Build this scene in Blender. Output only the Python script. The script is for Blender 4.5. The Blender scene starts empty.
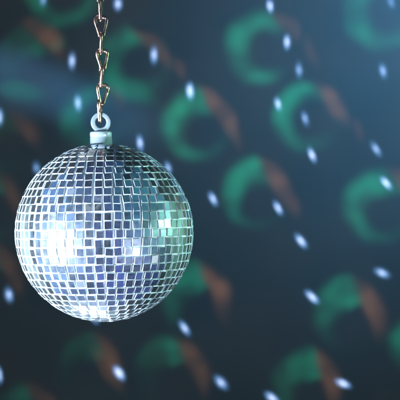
import bpy, bmesh, math, random
from mathutils import Vector, Matrix
R = math.radians
rnd = random.Random(7)

scene = bpy.context.scene
col = scene.collection

# ------------------------------------------------------------------ measures
BALL_R = 0.05                    # a 10 cm mirror ball
S = BALL_R / 89.0                # metres per photo pixel at the ball
CAM_D = 0.90                     # camera to ball centre
WALL_Y = 0.60                    # wall behind the ball
CAMX, CAMZ = (200 - 104.3) * S, (232.5 - 200) * S
SW = S * (CAM_D + WALL_Y) / CAM_D   # metres per photo pixel at the wall


# ------------------------------------------------------------------ helpers
def obj(name, bm, mats, parent=None, smooth=True, loc=None):
    me = bpy.data.meshes.new(name)
    bm.normal_update()
    bm.to_mesh(me)
    bm.free()
    for m in (mats if isinstance(mats, (list, tuple)) else [mats]):
        me.materials.append(m)
    if smooth:
        me.polygons.foreach_set("use_smooth", [True] * len(me.polygons))
    o = bpy.data.objects.new(name, me)
    col.objects.link(o)
    if parent:
        o.parent = parent
    if loc:
        o.location = loc
    return o


def empty(name, loc, label, cat):
    o = bpy.data.objects.new(name, None)
    o.empty_display_size = 0.01
    col.objects.link(o)
    o.location = loc
    o['label'] = label
    o['category'] = cat
    return o


def lathe(bm, prof, n=64):
    rings = []
    for r, z in prof:
        if r < 1e-7:
            rings.append([bm.verts.new((0, 0, z))])
        else:
            rings.append([bm.verts.new((r * math.cos(2 * math.pi * k / n), r * math.sin(2 * math.pi * k / n), z)) for k in range(n)])
    for a, b in zip(rings, rings[1:]):
        for k in range(n):
            k2 = (k + 1) % n
            if len(a) == 1:
                bm.faces.new((a[0], b[k2], b[k]))
            elif len(b) == 1:
                bm.faces.new((a[k], a[k2], b[0]))
            else:
                bm.faces.new((a[k], a[k2], b[k2], b[k]))


def tube_closed(bm, pts, rad, n=14):
    """round wire along a closed path"""
    m = len(pts)
    rings = []
    nrm_prev = None
    for i in range(m):
        t = (pts[(i + 1) % m] - pts[i - 1]).normalized()
        nrm = Vector((0, 1, 0))                    # paths lie in the local XZ plane
        b = t.cross(nrm).normalized()
        rr = rad[i] if isinstance(rad, list) else rad
        rings.append([bm.verts.new(pts[i] + (nrm * math.cos(2 * math.pi * k / n) + b * math.sin(2 * math.pi * k / n)) * rr) for k in range(n)])
    for i in range(m):
        a, c = rings[i], rings[(i + 1) % m]
        for k in range(n):
            k2 = (k + 1) % n
            bm.faces.new((a[k], a[k2], c[k2], c[k]))
    bmesh.ops.recalc_face_normals(bm, faces=bm.faces)


class NT:
    """small helper round a node tree"""
    def __init__(self, tree):
        self.t = tree
        tree.nodes.clear()

    def n(self, typ, **kw):
        nd = self.t.nodes.new(typ)
        for k, v in kw.items():
            setattr(nd, k, v)
        return nd

    def l(self, a, b):
        self.t.links.new(a, b)

    def inp(self, sock, v):
        if hasattr(v, 'is_output'):
            self.l(v, sock)
        else:
            sock.default_value = v

    def math(self, op, a, b=0.0, c=0.0, clamp=False):
        nd = self.n('ShaderNodeMath', operation=op, use_clamp=clamp)
        for i, v in enumerate((a, b, c)):
            self.inp(nd.inputs[i], v)
        return nd.outputs[0]

    def vmath(self, op, a, b=(0, 0, 0), c=(0, 0, 0)):
        nd = self.n('ShaderNodeVectorMath', operation=op)
        self.inp(nd.inputs[0], a)
        self.inp(nd.inputs[1], b)
        if op == 'MULTIPLY_ADD':
            self.inp(nd.inputs[2], c)
        return nd.outputs[0]

    def vscale(self, a, f):
        nd = self.n('ShaderNodeVectorMath', operation='SCALE')
        self.inp(nd.inputs[0], a)
        self.inp(nd.inputs[3], f)
        return nd.outputs[0]

    def smooth(self, v, a, b, lo=0.0, hi=1.0):
        nd = self.n('ShaderNodeMapRange', interpolation_type='SMOOTHSTEP')
        self.inp(nd.inputs[0], v)
        for i, x in enumerate((a, b, lo, hi)):
            self.inp(nd.inputs[1 + i], x)
        return nd.outputs[0]

    def ramp(self, fac, stops, interp='LINEAR'):
        nd = self.n('ShaderNodeValToRGB')
        cr = nd.color_ramp
        cr.interpolation = interp
        while len(cr.elements) > 1:
            cr.elements.remove(cr.elements[-1])
        for i, (p, c) in enumerate(stops):
            e = cr.elements[0] if i == 0 else cr.elements.new(p)
            e.position = p
            e.color = (*c, 1)
        self.l(fac, nd.inputs[0])
        return nd.outputs[0]


def material(name):
    m = bpy.data.materials.new(name)
    m.use_nodes = True
    return m, NT(m.node_tree)


def principled(nt, **kw):
    p = nt.n('ShaderNodeBsdfPrincipled')
    for k, v in kw.items():
        nt.inp(p.inputs[k.replace('_', ' ')], v)
    return p


# ------------------------------------------------------------------ materials
def mat_wall():
    m, t = material('painted wall')
    tc = t.n('ShaderNodeTexCoord')
    n1 = t.n('ShaderNodeTexNoise')
    n1.inputs['Scale'].default_value = 5
    n1.inputs['Detail'].default_value = 6
    t.l(tc.outputs['Object'], n1.inputs['Vector'])
    n2 = t.n('ShaderNodeTexNoise')
    n2.inputs['Scale'].default_value = 420
    n2.inputs['Detail'].default_value = 5
    t.l(tc.outputs['Object'], n2.inputs['Vector'])
    c = t.ramp(n1.outputs[0], [(0.3, (0.112, 0.094, 0.048)), (0.7, (0.146, 0.123, 0.064))])
    b = t.n('ShaderNodeBump')
    b.inputs['Strength'].default_value = 0.35
    b.inputs['Distance'].default_value = 0.0006
    t.l(n2.outputs[0], b.inputs['Height'])
    p = principled(t, Base_Color=c, Roughness=0.85, Normal=b.outputs[0])
    p.inputs['Specular IOR Level'].default_value = 0.15
    o = t.n('ShaderNodeOutputMaterial')
    t.l(p.outputs[0], o.inputs[0])
    return m


def mat_mirror():
    m, t = material('mirror glass')
    tc = t.n('ShaderNodeTexCoord')
    # every tile is its own mesh island: its own tint and haze
    g = t.n('ShaderNodeNewGeometry')
    isl = g.outputs['Random Per Island']
    tint = t.ramp(isl, [(0.0, (0.62, 0.68, 0.80)), (0.5, (0.78, 0.82, 0.88)), (1.0, (0.88, 0.90, 0.93))])
    nz = t.n('ShaderNodeTexNoise')
    nz.inputs['Scale'].default_value = 300
    nz.inputs['Detail'].default_value = 4
    t.l(tc.outputs['Object'], nz.inputs['Vector'])
    big = t.n('ShaderNodeTexNoise')
    big.inputs['Scale'].default_value = 110
    t.l(tc.outputs['Object'], big.inputs['Vector'])
    bump = t.n('ShaderNodeBump')
    bump.inputs['Strength'].default_value = 0.25
    bump.inputs['Distance'].default_value = 0.0008
    t.l(big.outputs[0], bump.inputs['Height'])
    sharp = t.n('ShaderNodeBsdfGlossy')
    t.l(tint, sharp.inputs['Color'])
    sharp.inputs['Roughness'].default_value = 0.05
    t.l(bump.outputs[0], sharp.inputs['Normal'])
    haze = t.n('ShaderNodeBsdfGlossy')
    haze.inputs['Color'].default_value = (0.8, 0.85, 0.92, 1)
    haze.inputs['Roughness'].default_value = 0.36
    dust = t.n('ShaderNodeBsdfDiffuse')
    dust.inputs['Color'].default_value = (0.55, 0.58, 0.62, 1)
    m1 = t.n('ShaderNodeMixShader')
    f1 = t.smooth(nz.outputs[0], 0.35, 0.75, 0.055, 0.10)
    t.l(f1, m1.inputs[0])
    t.l(sharp.outputs[0], m1.inputs[1])
    t.l(haze.outputs[0], m1.inputs[2])
    m2 = t.n('ShaderNodeMixShader')
    f2 = t.smooth(nz.outputs[0], 0.4, 0.8, 0.012, 0.03)
    t.l(f2, m2.inputs[0])
    t.l(m1.outputs[0], m2.inputs[1])
    t.l(dust.outputs[0], m2.inputs[2])
    o = t.n('ShaderNodeOutputMaterial')
    t.l(m2.outputs[0], o.inputs[0])
    return m


def mat_simple(name, color, rough, metallic=0.0, spec=0.5, transmission=0.0, noise=0.0, coat=0.0, nscale=200):
    m, t = material(name)
    tc = t.n('ShaderNodeTexCoord')
    nz = t.n('ShaderNodeTexNoise')
    nz.inputs['Scale'].default_value = nscale
    nz.inputs['Detail'].default_value = 5
    t.l(tc.outputs['Object'], nz.inputs['Vector'])
    lo = tuple(c * (1 - noise) for c in color)
    hi = tuple(min(1, c * (1 + noise * 0.5)) for c in color)
    c = t.ramp(nz.outputs[0], [(0.3, lo), (0.7, hi)])
    r = t.smooth(nz.outputs[0], 0.3, 0.75, rough * 0.8, min(1, rough * 1.3))
    p = principled(t, Base_Color=c, Roughness=r, Metallic=metallic)
    p.inputs['Specular IOR Level'].default_value = spec
    p.inputs['Transmission Weight'].default_value = transmission
    p.inputs['Coat Weight'].default_value = coat
    o = t.n('ShaderNodeOutputMaterial')
    t.l(p.outputs[0], o.inputs[0])
    return m


M_WALL = mat_wall()
M_MIRROR = mat_mirror()
M_EDGE = mat_simple('ground glass edge', (0.42, 0.46, 0.49), 0.34, noise=0.7, spec=0.8, nscale=130)
M_CORE = mat_simple('white foam core', (0.84, 0.86, 0.88), 0.7, noise=0.4, nscale=90)
M_CAP = mat_simple('milky clear plastic', (0.36, 0.41, 0.44), 0.22, transmission=0.5, noise=0.05, spec=0.6, nscale=120)
M_CHAIN = mat_simple('copper plated steel', (0.80, 0.42, 0.29), 0.25, metallic=1.0, noise=0.6, nscale=500)

# ------------------------------------------------------------------ wall
bm = bmesh.new()
bmesh.ops.create_cube(bm, size=1.0)
bmesh.ops.scale(bm, vec=(5.0, 0.12, 3.4), verts=bm.verts)
wall = obj('wall', bm, M_WALL, smooth=False, loc=(CAMX, WALL_Y + 0.06, 0.1))
wall['kind'] = 'structure'

# ------------------------------------------------------------------ mirror ball
ball = empty('disco_ball', (0, 0, 0), 'round disco ball covered in small square mirror tiles, hanging from a chain', 'disco ball')
TH = 0.0010                      # tile thickness
R_CORE = BALL_R - TH * 0.95
bm = bmesh.new()
bmesh.ops.create_uvsphere(bm, u_segments=128, v_segments=64, radius=R_CORE)
obj('core', bm, M_CORE, ball)

bm = bmesh.new()
ROWS = 33
for i in range(ROWS):
    lat = -math.pi / 2 + (i + 0.5) * math.pi / ROWS
    pitch_v = math.pi * BALL_R / ROWS
    nt_ = max(4, int(round(2 * math.pi * math.cos(lat) * BALL_R / (pitch_v * 1.10))))
    pitch_h = 2 * math.pi * math.cos(lat) * BALL_R / nt_
    ph = rnd.uniform(-0.10, 0.10)
    if math.sin(lat) > 0.985:
        continue                 # under the cap
    drift = 0
    for j in range(nt_):
        lon = (j + ph) * 2 * math.pi / nt_ - math.pi / 2
        lon += rnd.gauss(0, 0.045) * 2 * math.pi / nt_
        la = lat + rnd.gauss(0, 0.0035)
        n = Vector((math.cos(la) * math.cos(lon), math.cos(la) * math.sin(lon), math.sin(la)))
        e = Vector((-math.sin(lon), math.cos(lon), 0))
        u = n.cross(e)
        # right-hand side of the ball was glued more loosely
        loose = 1.0 + 0.6 * max(0.0, math.cos(lon + math.pi / 2 - 0.75)) * (1 if la < 0.5 else 0.7)
        loose += 1.7 * max(0.0, 1 - ((lon + math.pi / 2 - 0.75) / 0.6) ** 2) * max(0.0, 1 - ((la - 0.62) / 0.5) ** 2)
        tx, tz = rnd.gauss(0, R(0.95)) * loose, rnd.gauss(0, R(0.95)) * loose
        tw = rnd.gauss(0, R(1.7)) * loose
        nn = (n + e * tx + u * tz).normalized()
        ee = (e * math.cos(tw) + u * math.sin(tw))
        ee = (ee - nn * ee.dot(nn)).normalized()
        uu = nn.cross(ee)
        w = pitch_h * rnd.uniform(0.74, 0.85) * 0.5
        h = pitch_v * rnd.uniform(0.87, 0.95) * 0.5
        c = n * (BALL_R - TH)
        bv = 0.00018
        vs = []
        for (dz, ins) in ((-0.0004, 0), (TH - bv, 0), (TH, bv)):
            vs.append([bm.verts.new(c + nn * dz + ee * (sx * (w - ins)) + uu * (sy * (h - ins))) for sx, sy in ((-1, -1), (1, -1), (1, 1), (-1, 1))])
        for a, b in ((0, 1), (1, 2)):
            for k in range(4):
                k2 = (k + 1) % 4
                f = bm.faces.new((vs[a][k], vs[a][k2], vs[b][k2], vs[b][k]))
                f.material_index = 1
        f = bm.faces.new(vs[2])
        f.material_index = 0
tiles = obj('mirror_tiles', bm, [M_MIRROR, M_EDGE], ball, smooth=False)

# moulded cap and hanging ring
CAPZ = (232.5 - 146.5) * S
bm = bmesh.new()
h = (146.5 - 131.7) * S
r = 11.0 * S
lathe(bm, [(0, 0), (r * 1.05, 0), (r * 1.08, 0.0003), (r * 1.08, h * 0.10), (r * 1.05, h * 0.14), (r, h * 0.15), (r, h * 0.60), (r * 0.965, h * 0.63), (r * 0.965, h * 0.67), (r, h * 0.70), (r, h - 0.0007), (r * 0.97, h - 0.0002), (r * 0.9, h), (0, h)], 72)
cap = obj('cap', bm, M_CAP, ball, loc=(-1.6 * S, 0, CAPZ))
bm = bmesh.new()
# flat ring: rounded-rectangle section swept round the Y axis
RO, RI, HT = 10.0 * S, 5.6 * S, 2.6 * S
prof = []
for (cx, cy, a0) in ((RO - .0006, HT - .0006, 0), (RI + .0006, HT - .0006, 90), (RI + .0006, -HT + .0006, 180), (RO - .0006, -HT + .0006, 270)):
    for q in range(5):
        a = R(a0 + q * 22.5)
        prof.append((cx + .0006 * math.cos(a), cy + .0006 * math.sin(a)))
N = 72
rings = [[bm.verts.new((pr * math.cos(2 * math.pi * k / N), py, pr * math.sin(2 * math.pi * k / N))) for pr, py in prof] for k in range(N)]
for k in range(N):
    a, b = rings[k], rings[(k + 1) % N]
    for q in range(len(prof)):
        q2 = (q + 1) % len(prof)
        bm.faces.new((a[q], a[q2], b[q2], b[q]))
bmesh.ops.recalc_face_normals(bm, faces=bm.faces)
ring = obj('hanging_ring', bm, M_CAP, cap, loc=(0, 0, h + RO * 0.93))
ring.rotation_euler = (0, 0, R(8))
ball.rotation_euler = (0, R(-1.0), 0)

# ------------------------------------------------------------------ chain
chain = empty('chain', (-3.6 * S, 0, (232.5 - 111) * S), 'thin copper coloured metal chain of narrow links holding up the disco ball', 'chain')
WIRE = 1.6 * S


def link_bm(length, wide):
    """teardrop loop: broad shoulders above, narrow throat below; origin at its middle"""
    bmk = bmesh.new()
    hw, hl = wide / 2, length / 2
    ctrl = [(0, hl), (0.50 * hw, 0.985 * hl), (0.9 * hw, 0.86 * hl), (1.0 * hw, 0.62 * hl), (0.86 * hw, 0.2 * hl), (0.60 * hw, -0.3 * hl),
            (0.43 * hw, -0.66 * hl), (0.36 * hw, -0.86 * hl), (0.2 * hw, -0.97 * hl), (0, -hl)]
    full = ctrl + [(-x, z) for x, z in reversed(ctrl[1:-1])]
    m = len(full)
    pts = []
    for i in range(m):
        p0, p1, p2, p3 = (Vector((full[(i + d) % m][0], 0, full[(i + d) % m][1])) for d in (-1, 0, 1, 2))
        for s in range(5):
            q = s / 5
            pts.append(0.5 * ((2 * p1) + (-p0 + p2) * q + (2 * p0 - 5 * p1 + 4 * p2 - p3) * q * q + (-p0 + 3 * p1 - 3 * p2 + p3) * q ** 3))
    tube_closed(bmk, pts, WIRE, 14)
    return bmk


# photo row of each link's middle, its length and its turn about the vertical
links = [(111.3, 21.0, 80, -1.0), (94.6, 19.5, 24, 1.6), (77.2, 20.5, 104, 0.2), (60.0, 19.5, 20, 1.8), (43.6, 19.5, 96, 0.2),
         (26.8, 20.0, 6, 0.4), (9.6, 20.5, 84, -0.2), (-7.6, 19.5, 15, 0), (-24.6, 20, 93, 0), (-41.4, 19.5, 10, 0), (-58.4, 20, 100, 0), (-75.2, 19.5, 20, 0),
         (-92.2, 20, 90, 0), (-109, 20, 10, 0)]
base = None
for (y, ln, yaw, dx) in links:
    if base is None:
        o = base = obj('chain_link', link_bm(20 * S, 10.8 * S), M_CHAIN, chain)
    else:
        o = base.copy()
        col.objects.link(o)
        o.parent = chain
    o.location = (dx * S, 0, (111 - y) * S)
    o.scale = (rnd.uniform(0.92, 1.14), rnd.uniform(0.95, 1.05), ln / 20.0)
    o.rotation_euler = (R(rnd.uniform(-3, 3)), R(rnd.uniform(-4.5, 4.5)), R(yaw))

# ------------------------------------------------------------------ world: a dim blue room
world = bpy.data.worlds.new("World")
scene.world = world
world.use_nodes = True
t = NT(world.node_tree)
tc = t.n('ShaderNodeTexCoord')
d = t.vmath('NORMALIZE', tc.outputs['Generated'])
sx = t.n('ShaderNodeSeparateXYZ')
t.l(d, sx.inputs[0])
acc = (0.012, 0.022, 0.075)
acc = t.vmath('MULTIPLY_ADD', d, (0, 0, 0), acc)


def lobe(acc, direction, a, b, colr):
    nd = t.n('ShaderNodeVectorMath', operation='DOT_PRODUCT')
    t.l(d, nd.inputs[0])
    nd.inputs[1].default_value = Vector(direction).normalized()
    f = t.smooth(nd.outputs['Value'], a, b)
    s = t.vscale(colr, f)
    return t.vmath('ADD', acc, s)


acc = lobe(acc, (-1, -0.20, -0.1), 0.15, 0.95, (0.09, 0.20, 0.38))
acc = lobe(acc, (0.25, -1, -0.35), 0.2, 1.0, (0.017, 0.018, 0.085))
acc = lobe(acc, (-0.1, -0.5, -1), 0.3, 1.0, (0.014, 0.026, 0.100))
acc = lobe(acc, (1, -0.2, 0.5), 0.35, 1.0, (0.012, 0.085, 0.075))
nz = t.n('ShaderNodeTexNoise')
nz.inputs['Scale'].default_value = 4.6
nz.inputs['Detail'].default_value = 4
t.l(d, nz.inputs['Vector'])
f = t.smooth(nz.outputs[0], 0.36, 0.66, 0.22, 2.0)
acc = t.vscale(acc, f)
# small bright spots added to the world to put glints in single tiles
for (px, py, st) in ((143, 246, .9), (128, 241, .7), (117, 262, .5), (157, 259, .8), (137, 226, .35), (96, 205, .35), (76, 196, .5), (112, 187, .3), (131, 283, .6), (84, 282, .6), (52, 222, .8)):
    nx, nz_ = (px - 104.3) / 89, (232.5 - py) / 89
    ny = -math.sqrt(max(0, 1 - nx * nx - nz_ * nz_))
    rf = Vector((0, 1, 0)) - 2 * ny * Vector((nx, ny, nz_))
    acc = lobe(acc, rf, math.cos(R(7)), math.cos(R(3)), (.75 * st, .9 * st, st))
bg = t.n('ShaderNodeBackground')
t.l(acc, bg.inputs[0])
bg.inputs[1].default_value = 1.0
wo = t.n('ShaderNodeOutputWorld')
t.l(bg.outputs[0], wo.inputs[0])


# ------------------------------------------------------------------ lamps
def aim(o, target):
    o.rotation_euler = (Vector(target) - o.location).to_track_quat('-Z', 'Y').to_euler()


def area(name, loc, target, size, power, color, spread=180):
    l = bpy.data.lights.new(name, 'AREA')
    l.shape = 'DISK'
    l.size = size
    l.energy = power
    l.color = color
    l.spread = R(spread)
    o = bpy.data.objects.new(name, l)
    col.objects.link(o)
    o.location = loc
    aim(o, target)
    return o


def spot(name, loc, target, size, power, color, blend=0.5, radius=0.02):
    l = bpy.data.lights.new(name, 'SPOT')
    l.energy = power
    l.color = color
    l.spot_size = R(size)
    l.spot_blend = blend
    l.shadow_soft_size = radius
    o = bpy.data.objects.new(name, l)
    col.objects.link(o)
    o.location = loc
    aim(o, target)
    return o


# white-blue stage lamp front left, green one to the right, a blue-white one below
area('key_lamp', (-0.62, -0.46, -0.17), (0, 0, 0), 0.105, 0.80, (0.66, 0.84, 1.0), 16)
area('green_lamp', (0.80, -0.06, 0.09), (0, 0, 0), 0.09, 0.115, (0.40, 1.0, 0.72), 16)
area('low_lamp', (-0.10, 0.32, -0.52), (0, 0, 0), 0.22, 0.30, (0.66, 0.83, 1.0), 20)
spot('front_lamp', (0.60, -0.58, -0.30), (0, 0, 0), 10, 24.0, (0.68, 0.82, 1.0), 0.4, 0.012)
spot('top_lamp', (-0.13, 0.34, 0.52), (0, 0, 0.02), 16, 2.6, (0.80, 0.92, 1.0), 0.4, 0.02)
# blue wash over the upper right of the wall
spot('wash_lamp', (0.43, 0.32, 0.30), (0.24, WALL_Y, 0.17), 82, 21.5, (0.062, 0.285, 1.0), 1.0, 0.03)
# added wall pools out of view, blue and teal, for edge tiles to reflect
spot('blue_edge_fill', (-1.10, -0.22, -0.12), (-1.08, WALL_Y, -0.22), 82, 640.0, (0.27, 0.48, 1.0), 1.0, 0.03)
spot('teal_edge_fill', (1.60, -0.30, 0.30), (1.40, WALL_Y, 0.05), 84, 300.0, (0.22, 0.85, 0.95), 1.0, 0.03)


# added light points above, between ball and wall, standing in for the ball's reflections
LP = Vector((CAMX, 0.15, 0.78))
k = (WALL_Y - LP.y)


def pattern_standin(name, power):
    """a bare point of light whose strength depends on direction; returns its tree and P, the point of the
    wall it looks at in units of one photo pixel, x to the right, y downwards"""
    o = spot(name, LP, (CAMX, WALL_Y, 0.0), 78, power, (1, 1, 1), 0.25, 0.0)
    o.data.use_nodes = True
    t = NT(o.data.node_tree)
    geo = t.n('ShaderNodeNewGeometry')
    s = t.n('ShaderNodeSeparateXYZ')
    t.l(geo.outputs['Incoming'], s.inputs[0])
    cmb = t.n('ShaderNodeCombineXYZ')
    t.l(t.math('DIVIDE', s.outputs[0], s.outputs[1]), cmb.inputs[0])
    t.l(t.math('DIVIDE', s.outputs[2], s.outputs[1]), cmb.inputs[1])
    P = t.vmath('MULTIPLY_ADD', cmb.outputs[0], (k / SW, -k / SW, 0),
                (200 + (LP.x - CAMX) / SW, 200 - (LP.z - CAMZ) / SW, 0))
    return t, P


def emit(t, colr):
    em = t.n('ShaderNodeEmission')
    t.l(colr, em.inputs['Color'])
    em.inputs['Strength'].default_value = 1.0
    lo = t.n('ShaderNodeOutputLight')
    t.l(em.outputs[0], lo.inputs[0])


def falloff(x, y):
    """what the slanting throw loses at this point of the wall"""
    X, Z = CAMX + (x - 200) * SW, CAMZ - (y - 200) * SW
    q = Vector((X, WALL_Y, Z)) - LP
    return (q.length / k) ** 3


def mapping(t, src, x, y, sx_, sy_, rot):
    m = t.n('ShaderNodeMapping', vector_type='TEXTURE')
    t.l(src, m.inputs[0])
    m.inputs['Location'].default_value = (x, y, 0)
    m.inputs['Rotation'].default_value = (0, 0, R(rot))
    m.inputs['Scale'].default_value = (sx_, sy_, 1)
    return m.outputs[0]


def grad(t, v, typ='SPHERICAL'):
    g = t.n('ShaderNodeTexGradient', gradient_type=typ)
    t.l(v, g.inputs[0])
    return g.outputs['Fac']


t, P = pattern_standin('glint_standin', 72.0)
# glints: x, y, length, width, lean (degrees, lower end to the right), strength
dots = [(43, -1, 18, 11, 0, .75), (72, 61, 20, 11, 0, 1), (78, 103, 19, 10.5, 2, .85), (-1, 117, 21, 13, 0, 1.05), (36.5, 168, 17, 11, 5, .7),
        (118, 4, 18, 11, 0, .85), (154, 55, 20, 10.5, 0, .9), (190, 91, 19, 10.5, 2, .95), (140, 143, 18, 9.5, 10, .85), (168, 168, 17, 9, 15, .7),
        (270, 6, 17, 10.5, 8, .95), (287, 42, 18, 9.5, 2, .95), (299, 70, 18, 9.5, 4, .75), (278, 104, 16, 9, 12, .95), (305, 118.5, 18, 9.5, 14, .8),
        (312, 155, 18, 9, 22, .9), (376, 149, 20, 9.5, 30, .95), (386, 183, 19, 9.5, 38, .95), (213, 199, 18, 10, 25, 1.0), (278, 208, 18.5, 9.5, 30, 1.0),
        (301, 241, 20, 10, 35, 1.0), (312, 297, 20, 10.5, 48, 1.0), (382, 273, 21, 11, 66, .95), (221, 382.5, 20.5, 12, 42, 1.05), (272, 398, 21, 11.5, 52, 1.05),
        (343, 383.5, 20.5, 11.5, 68, 1.05), (184.5, 328, 20, 10.5, 33, 1.0), (119, 373, 21, 11, 33, 1.0), (9, 295, 19, 12, 12, .95), (-1, 375, 22, 10, 5, .9),
        (391, 2, 17, 12, 20, .62), (383, 71, 16.5, 9.5, 12, .72), (94, 317, 17, 11, 30, .9),
        # beyond the frame of the photograph
        (-40, 60, 20, 11, -4, 1), (-58, 210, 20, 11, 0, 1), (-44, 300, 20, 12, 10, 1), (-90, 130, 20, 11, -6, .9), (-80, 380, 21, 11, 10, .9),
        (430, 110, 18, 10, 34, .9), (446, 216, 20, 10, 52, .95), (431, 330, 20, 11, 66, 1), (478, 40, 18, 10, 24, .85), (490, 290, 20, 11, 62, .9),
        (60, 440, 20, 11, 20, 1), (200, 446, 20, 11, 44, 1), (330, 450, 20, 11, 62, 1), (440, 430, 20, 11, 68, 1)]
dsum = 0.0
for (x, y, ln, wd, tilt, a) in dots:
    a *= rnd.uniform(0.80, 1.06)
    g = grad(t, mapping(t, P, x, y, wd * 0.50 * rnd.uniform(0.9, 1.12), ln * 0.60 * rnd.uniform(0.9, 1.12), -tilt + rnd.uniform(-3, 3)))
    dsum = t.math('MULTIPLY_ADD', g, a, dsum)
dots_rgb = t.ramp(dsum, [(0.0, (0, 0, 0)), (0.22, (0.014, 0.045, 0.18)), (0.42, (0.07, 0.19, 0.74)), (0.58, (0.27, 0.50, 1.65)), (0.8, (0.72, 1.0, 2.6))], 'EASE')

# the loss of the slanting throw made up for, by how far down the wall the glints fall
sp = t.n('ShaderNodeSeparateXYZ')
t.l(P, sp.inputs[0])
Dx = t.math('MULTIPLY_ADD', sp.outputs[0], SW / k, -200 * SW / k + (CAMX - LP.x) / k)
Dz = t.math('MULTIPLY_ADD', sp.outputs[1], -SW / k, 200 * SW / k + (CAMZ - LP.z) / k)
rr = t.math('MULTIPLY_ADD', Dx, Dx, t.math('MULTIPLY_ADD', Dz, Dz, 1.0))
emit(t, t.vscale(dots_rgb, t.math('POWER', rr, 1.5)))

# swirls: x, y, radius, heart of the ring (dx, dy, radius), green strengths (right, bottom, left, top),
#         edge between the colours (x0, y0, x1, y1), brown stroke (x0, y0, x1, y1, width, strength)
HI, MID, LOW = (.10, .05, .62), (.06, .20, .58), (.08, .36, .62)
swirls = [(262, 47, 41, HI, (.0, .95, .95, .85), (272, 8, 286, 36), (270, 10, 304, 38, 15, .85)),
          (384, 10, 45, HI, (.8, 1.1, .8, .7), (396, -30, 410, -2), (394, -28, 430, 4, 15, .8)),
          (308, 117, 39, HI, (.1, .65, 1.0, 1.05), (308, 80, 327, 114), (309, 80, 354, 123, 17, 1.0)),
          (198, 124, 41, MID, (.1, .75, 1.0, 1.05), (197, 84, 214, 124), (199, 83, 242, 136, 17, 1.05)),
          (257, 194, 40, MID, (.0, .15, .8, 1.1), (256, 156, 271, 193), (257, 156, 303, 214, 18, 1.1)),
          (382, 205, 43, MID, (.05, .30, .85, 1.05), (386, 163, 400, 196), (387, 162, 430, 214, 18, 1.0)),
          (198, 298, 42, LOW, (.0, .03, .25, 1.05), (197, 256, 209, 298), (198, 256, 234, 318, 19, 1.05)),
          (350, 315, 42, LOW, (.0, .06, .45, 1.05), (353, 275, 364, 318), (354, 274, 391, 340, 19, 1.0)),
          (310, 388, 43, LOW, (.0, .05, .22, .80), (314, 344, 322, 388), (314, 344, 342, 406, 18, .85)),
          (172, 371, 41, LOW, (.0, .02, .06, .62), (173, 330, 187, 366), (176, 330, 212, 394, 18, .72)),
          (90, 366, 38, LOW, (.0, .0, .03, .30), (92, 328, 106, 360), (94, 328, 124, 384, 18, .62)),
          (136, 62, 42, HI, (.1, .75, .55, .70), (128, 22, 148, 52), (126, 24, 178, 66, 16, .70)),
          (36, 62, 42, LOW, (.0, .05, .12, .50), (18, 20, 46, 52), (22, 16, 72, 58, 20, .75)),
          (94, 118, 38, HI, (.1, .3, .60, .40), (100, 78, 116, 106), (100, 80, 130, 110, 14, .25)),
          (62, -12, 44, HI, (.5, .55, .5, .3), (90, -50, 110, -20), (90, -50, 120, -20, 15, .6)),
          (-12, 204, 42, MID, (.0, .10, .3, .35), (-10, 166, 6, 200), (-6, 168, 30, 216, 18, .30)),
          (-8, 276, 40, LOW, (.0, .0, .15, .35), (-8, 240, 4, 276), (-6, 240, 26, 292, 18, .50)),
          (426, 345, 40, LOW, (.0, .15, .55, .75), (430, 308, 440, 346), (432, 308, 462, 366, 18, .8)),
          (28, 420, 40, LOW, (.0, .0, .05, .25), (26, 380, 38, 416), (30, 378, 62, 430, 18, .50)),
          (8, 140, 38, MID, (.0, .05, .2, .12), (4, 104, 22, 136), (6, 106, 46, 150, 18, .42)),
          (458, 150, 44, MID, (.1, .7, .9, 1.0), (458, 108, 474, 144), (458, 107, 504, 158, 17, .9)),
          (474, 255, 44, MID, (.0, .2, .7, .9), (476, 212, 490, 250), (478, 212, 518, 268, 18, .9)),
          (-75, 90, 42, MID, (.1, .3, .6, .6), (-80, 52, -62, 84), (-78, 52, -34, 98, 17, .6))]
GREEN, ORANGE = (0.002, 0.150, 0.150), (0.072, 0.036, 0.032)
def warped(P):
    """the swirls are a little out of true, as thrown by hand-laid tiles"""
    wn = t.n('ShaderNodeTexNoise')
    wn.inputs['Scale'].default_value = 0.03
    wn.inputs['Detail'].default_value = 0.6
    t.l(P, wn.inputs['Vector'])
    return t.vmath('ADD', P, t.vmath('MULTIPLY_ADD', wn.outputs['Color'], (10, 10, 0), (-5, -5, 0)))


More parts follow.
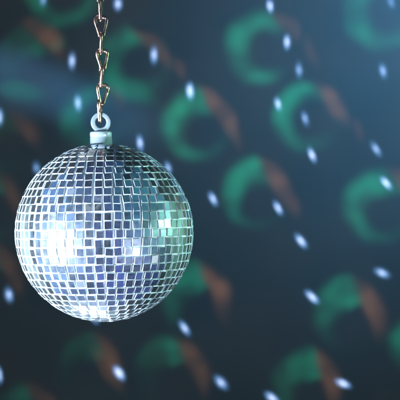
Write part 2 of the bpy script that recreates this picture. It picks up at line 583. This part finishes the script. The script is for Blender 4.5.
for part in (0, 1):
    t, P = pattern_standin('swirl_standin', 72.0)
    PW = warped(P)
    mod = t.n('ShaderNodeTexNoise')
    mod.inputs['Scale'].default_value = 0.040
    mod.inputs['Detail'].default_value = 0.3
    t.l(P, mod.inputs['Vector'])
    modf = t.smooth(mod.outputs[0], 0.30, 0.70, 0.52, 1.26)
    acc = t.vmath('MULTIPLY', P, (0, 0, 0))
    for (x, y, rad, (hx, hy, hr), (g_r, g_b, g_l, g_t), (ex0, ey0, ex1, ey1), (bx0, by0, bx1, by1, bw, oa)) in swirls[part::2]:
        fo = falloff(x, y)
        v = mapping(t, PW, x, y, rad * 1.06, rad * 1.06, 0)
        outer = t.smooth(grad(t, v), 0.0, 0.40)
        inner = t.smooth(grad(t, mapping(t, PW, x + hx * rad, y + hy * rad, rad * hr * 1.2, rad * hr * 1.2, 0)), 0.0, 0.6, 1.0, 0.0)
        # clockwise from the left: left 0, top .25, right .5, bottom .75
        ang = t.ramp(grad(t, v, 'RADIAL'), [(0.0, (g_l,) * 3), (0.16, ((g_l + g_t) / 2,) * 3), (0.25, (g_t,) * 3), (0.36, (g_t * .9,) * 3), (0.45, (0.0,) * 3), (0.60, (g_r,) * 3),
                                         (0.72, (g_b,) * 3), (0.86, ((g_b + g_l) / 2,) * 3), (1.0, (g_l,) * 3)])
        # which side of the colour edge: x > 0 on the brown side
        er = math.degrees(math.atan2(ey1 - ey0, ex1 - ex0)) - 90
        em_ = mapping(t, PW, (ex0 + ex1) / 2, (ey0 + ey1) / 2, 10, 10, er)
        sxx = t.n('ShaderNodeSeparateXYZ')
        t.l(em_, sxx.inputs[0])
        brown_side = t.smooth(sxx.outputs[0], -0.72, 0.72)
        # the edge only rules above the ring's middle
        low = t.smooth(sxx.outputs[1], 1.2, 3.4)
        keep = t.math('MAXIMUM', t.math('SUBTRACT', 1.0, brown_side), low)
        gv = t.math('MULTIPLY', t.math('MULTIPLY', outer, inner), t.math('MULTIPLY', keep, modf))
        gv = t.math('MULTIPLY', gv, ang)
        acc = t.vmath('MULTIPLY_ADD', t.vscale(tuple(c * fo for c in GREEN), gv), (1, 1, 1), acc)
        br = math.degrees(math.atan2(by1 - by0, bx1 - bx0))
        ln = math.hypot(bx1 - bx0, by1 - by0)
        bm_ = mapping(t, PW, (bx0 + bx1) / 2, (by0 + by1) / 2, ln * 0.60, bw * 0.82, br)
        sb = t.n('ShaderNodeSeparateXYZ')
        t.l(bm_, sb.inputs[0])
        bend = t.math('MULTIPLY', t.math('MULTIPLY', sb.outputs[0], sb.outputs[0]), -0.7)
        cb = t.n('ShaderNodeCombineXYZ')
        t.l(bend, cb.inputs[1])
        ov = t.smooth(grad(t, t.vmath('ADD', bm_, cb.outputs[0])), 0.0, 0.85)
        ov = t.math('MULTIPLY', t.math('MULTIPLY', ov, brown_side), modf)
        acc = t.vmath('MULTIPLY_ADD', t.vscale(tuple(c * fo * oa for c in ORANGE), ov), (1, 1, 1), acc)
    emit(t, acc)

t, P = pattern_standin('haze_standin', 72.0)
PW = warped(P)
murk = t.n('ShaderNodeTexNoise')
murk.inputs['Scale'].default_value = 0.013
murk.inputs['Detail'].default_value = 2.0
t.l(P, murk.inputs['Vector'])
acc = t.vscale((0.0300, 0.0210, 0.0110), t.smooth(murk.outputs[0], 0.32, 0.68, 0.40, 1.5))   # neutral fill added to lift the dark wall, cast by the projector
# soft strokes of light: blue streak at upper left and the tails of the swirls
strokes = [(16, 80, 112, 42, 18, (0.013, 0.050, 0.185)), (104, 112, 84, 44, 22, (0.006, 0.034, 0.125)), (20, 92, 36, 15, 12, (0.0, 0.055, 0.045)),
           (312, 50, 22, 8, 70, (0.022, 0.010, 0.008)), (181, 70, 16, 8, 70, (0.030, 0.013, 0.010)), (358, 130, 18, 8, 75, (0.024, 0.010, 0.008)), (238, 140, 18, 8, 75, (0.018, 0.008, 0.006)),
           (128, 90, 44, 16, 20, (0.0, 0.05, 0.045)), (107, 368, 34, 11, 55, (0.030, 0.016, 0.012))]
for (x, y, a, b, rot, c) in strokes:
    fo = falloff(x, y)
    g = t.smooth(grad(t, mapping(t, PW, x, y, a, b, rot)), 0.0, 0.8)
    acc = t.vmath('ADD', acc, t.vscale(tuple(q * fo for q in c), g))
emit(t, acc)

# ------------------------------------------------------------------ camera
cam = bpy.data.cameras.new('camera')
cam.sensor_width = 36
cam.lens = 36 / (2 * (200 * S) / CAM_D)
cam.clip_start = 0.01
cam.clip_end = 50
cam.dof.use_dof = True
cam.dof.focus_distance = CAM_D - 0.035
cam.dof.aperture_fstop = 20
co = bpy.data.objects.new('camera', cam)
col.objects.link(co)
co.location = (CAMX, -CAM_D, CAMZ)
co.rotation_euler = (R(90), 0, 0)
scene.camera = co

scene.view_settings.view_transform = 'Standard'
scene.view_settings.look = 'None'
scene.view_settings.exposure = 0
scene.view_settings.gamma = 1
scene.cycles.use_denoising = True
scene.cycles.filter_width = 2.2
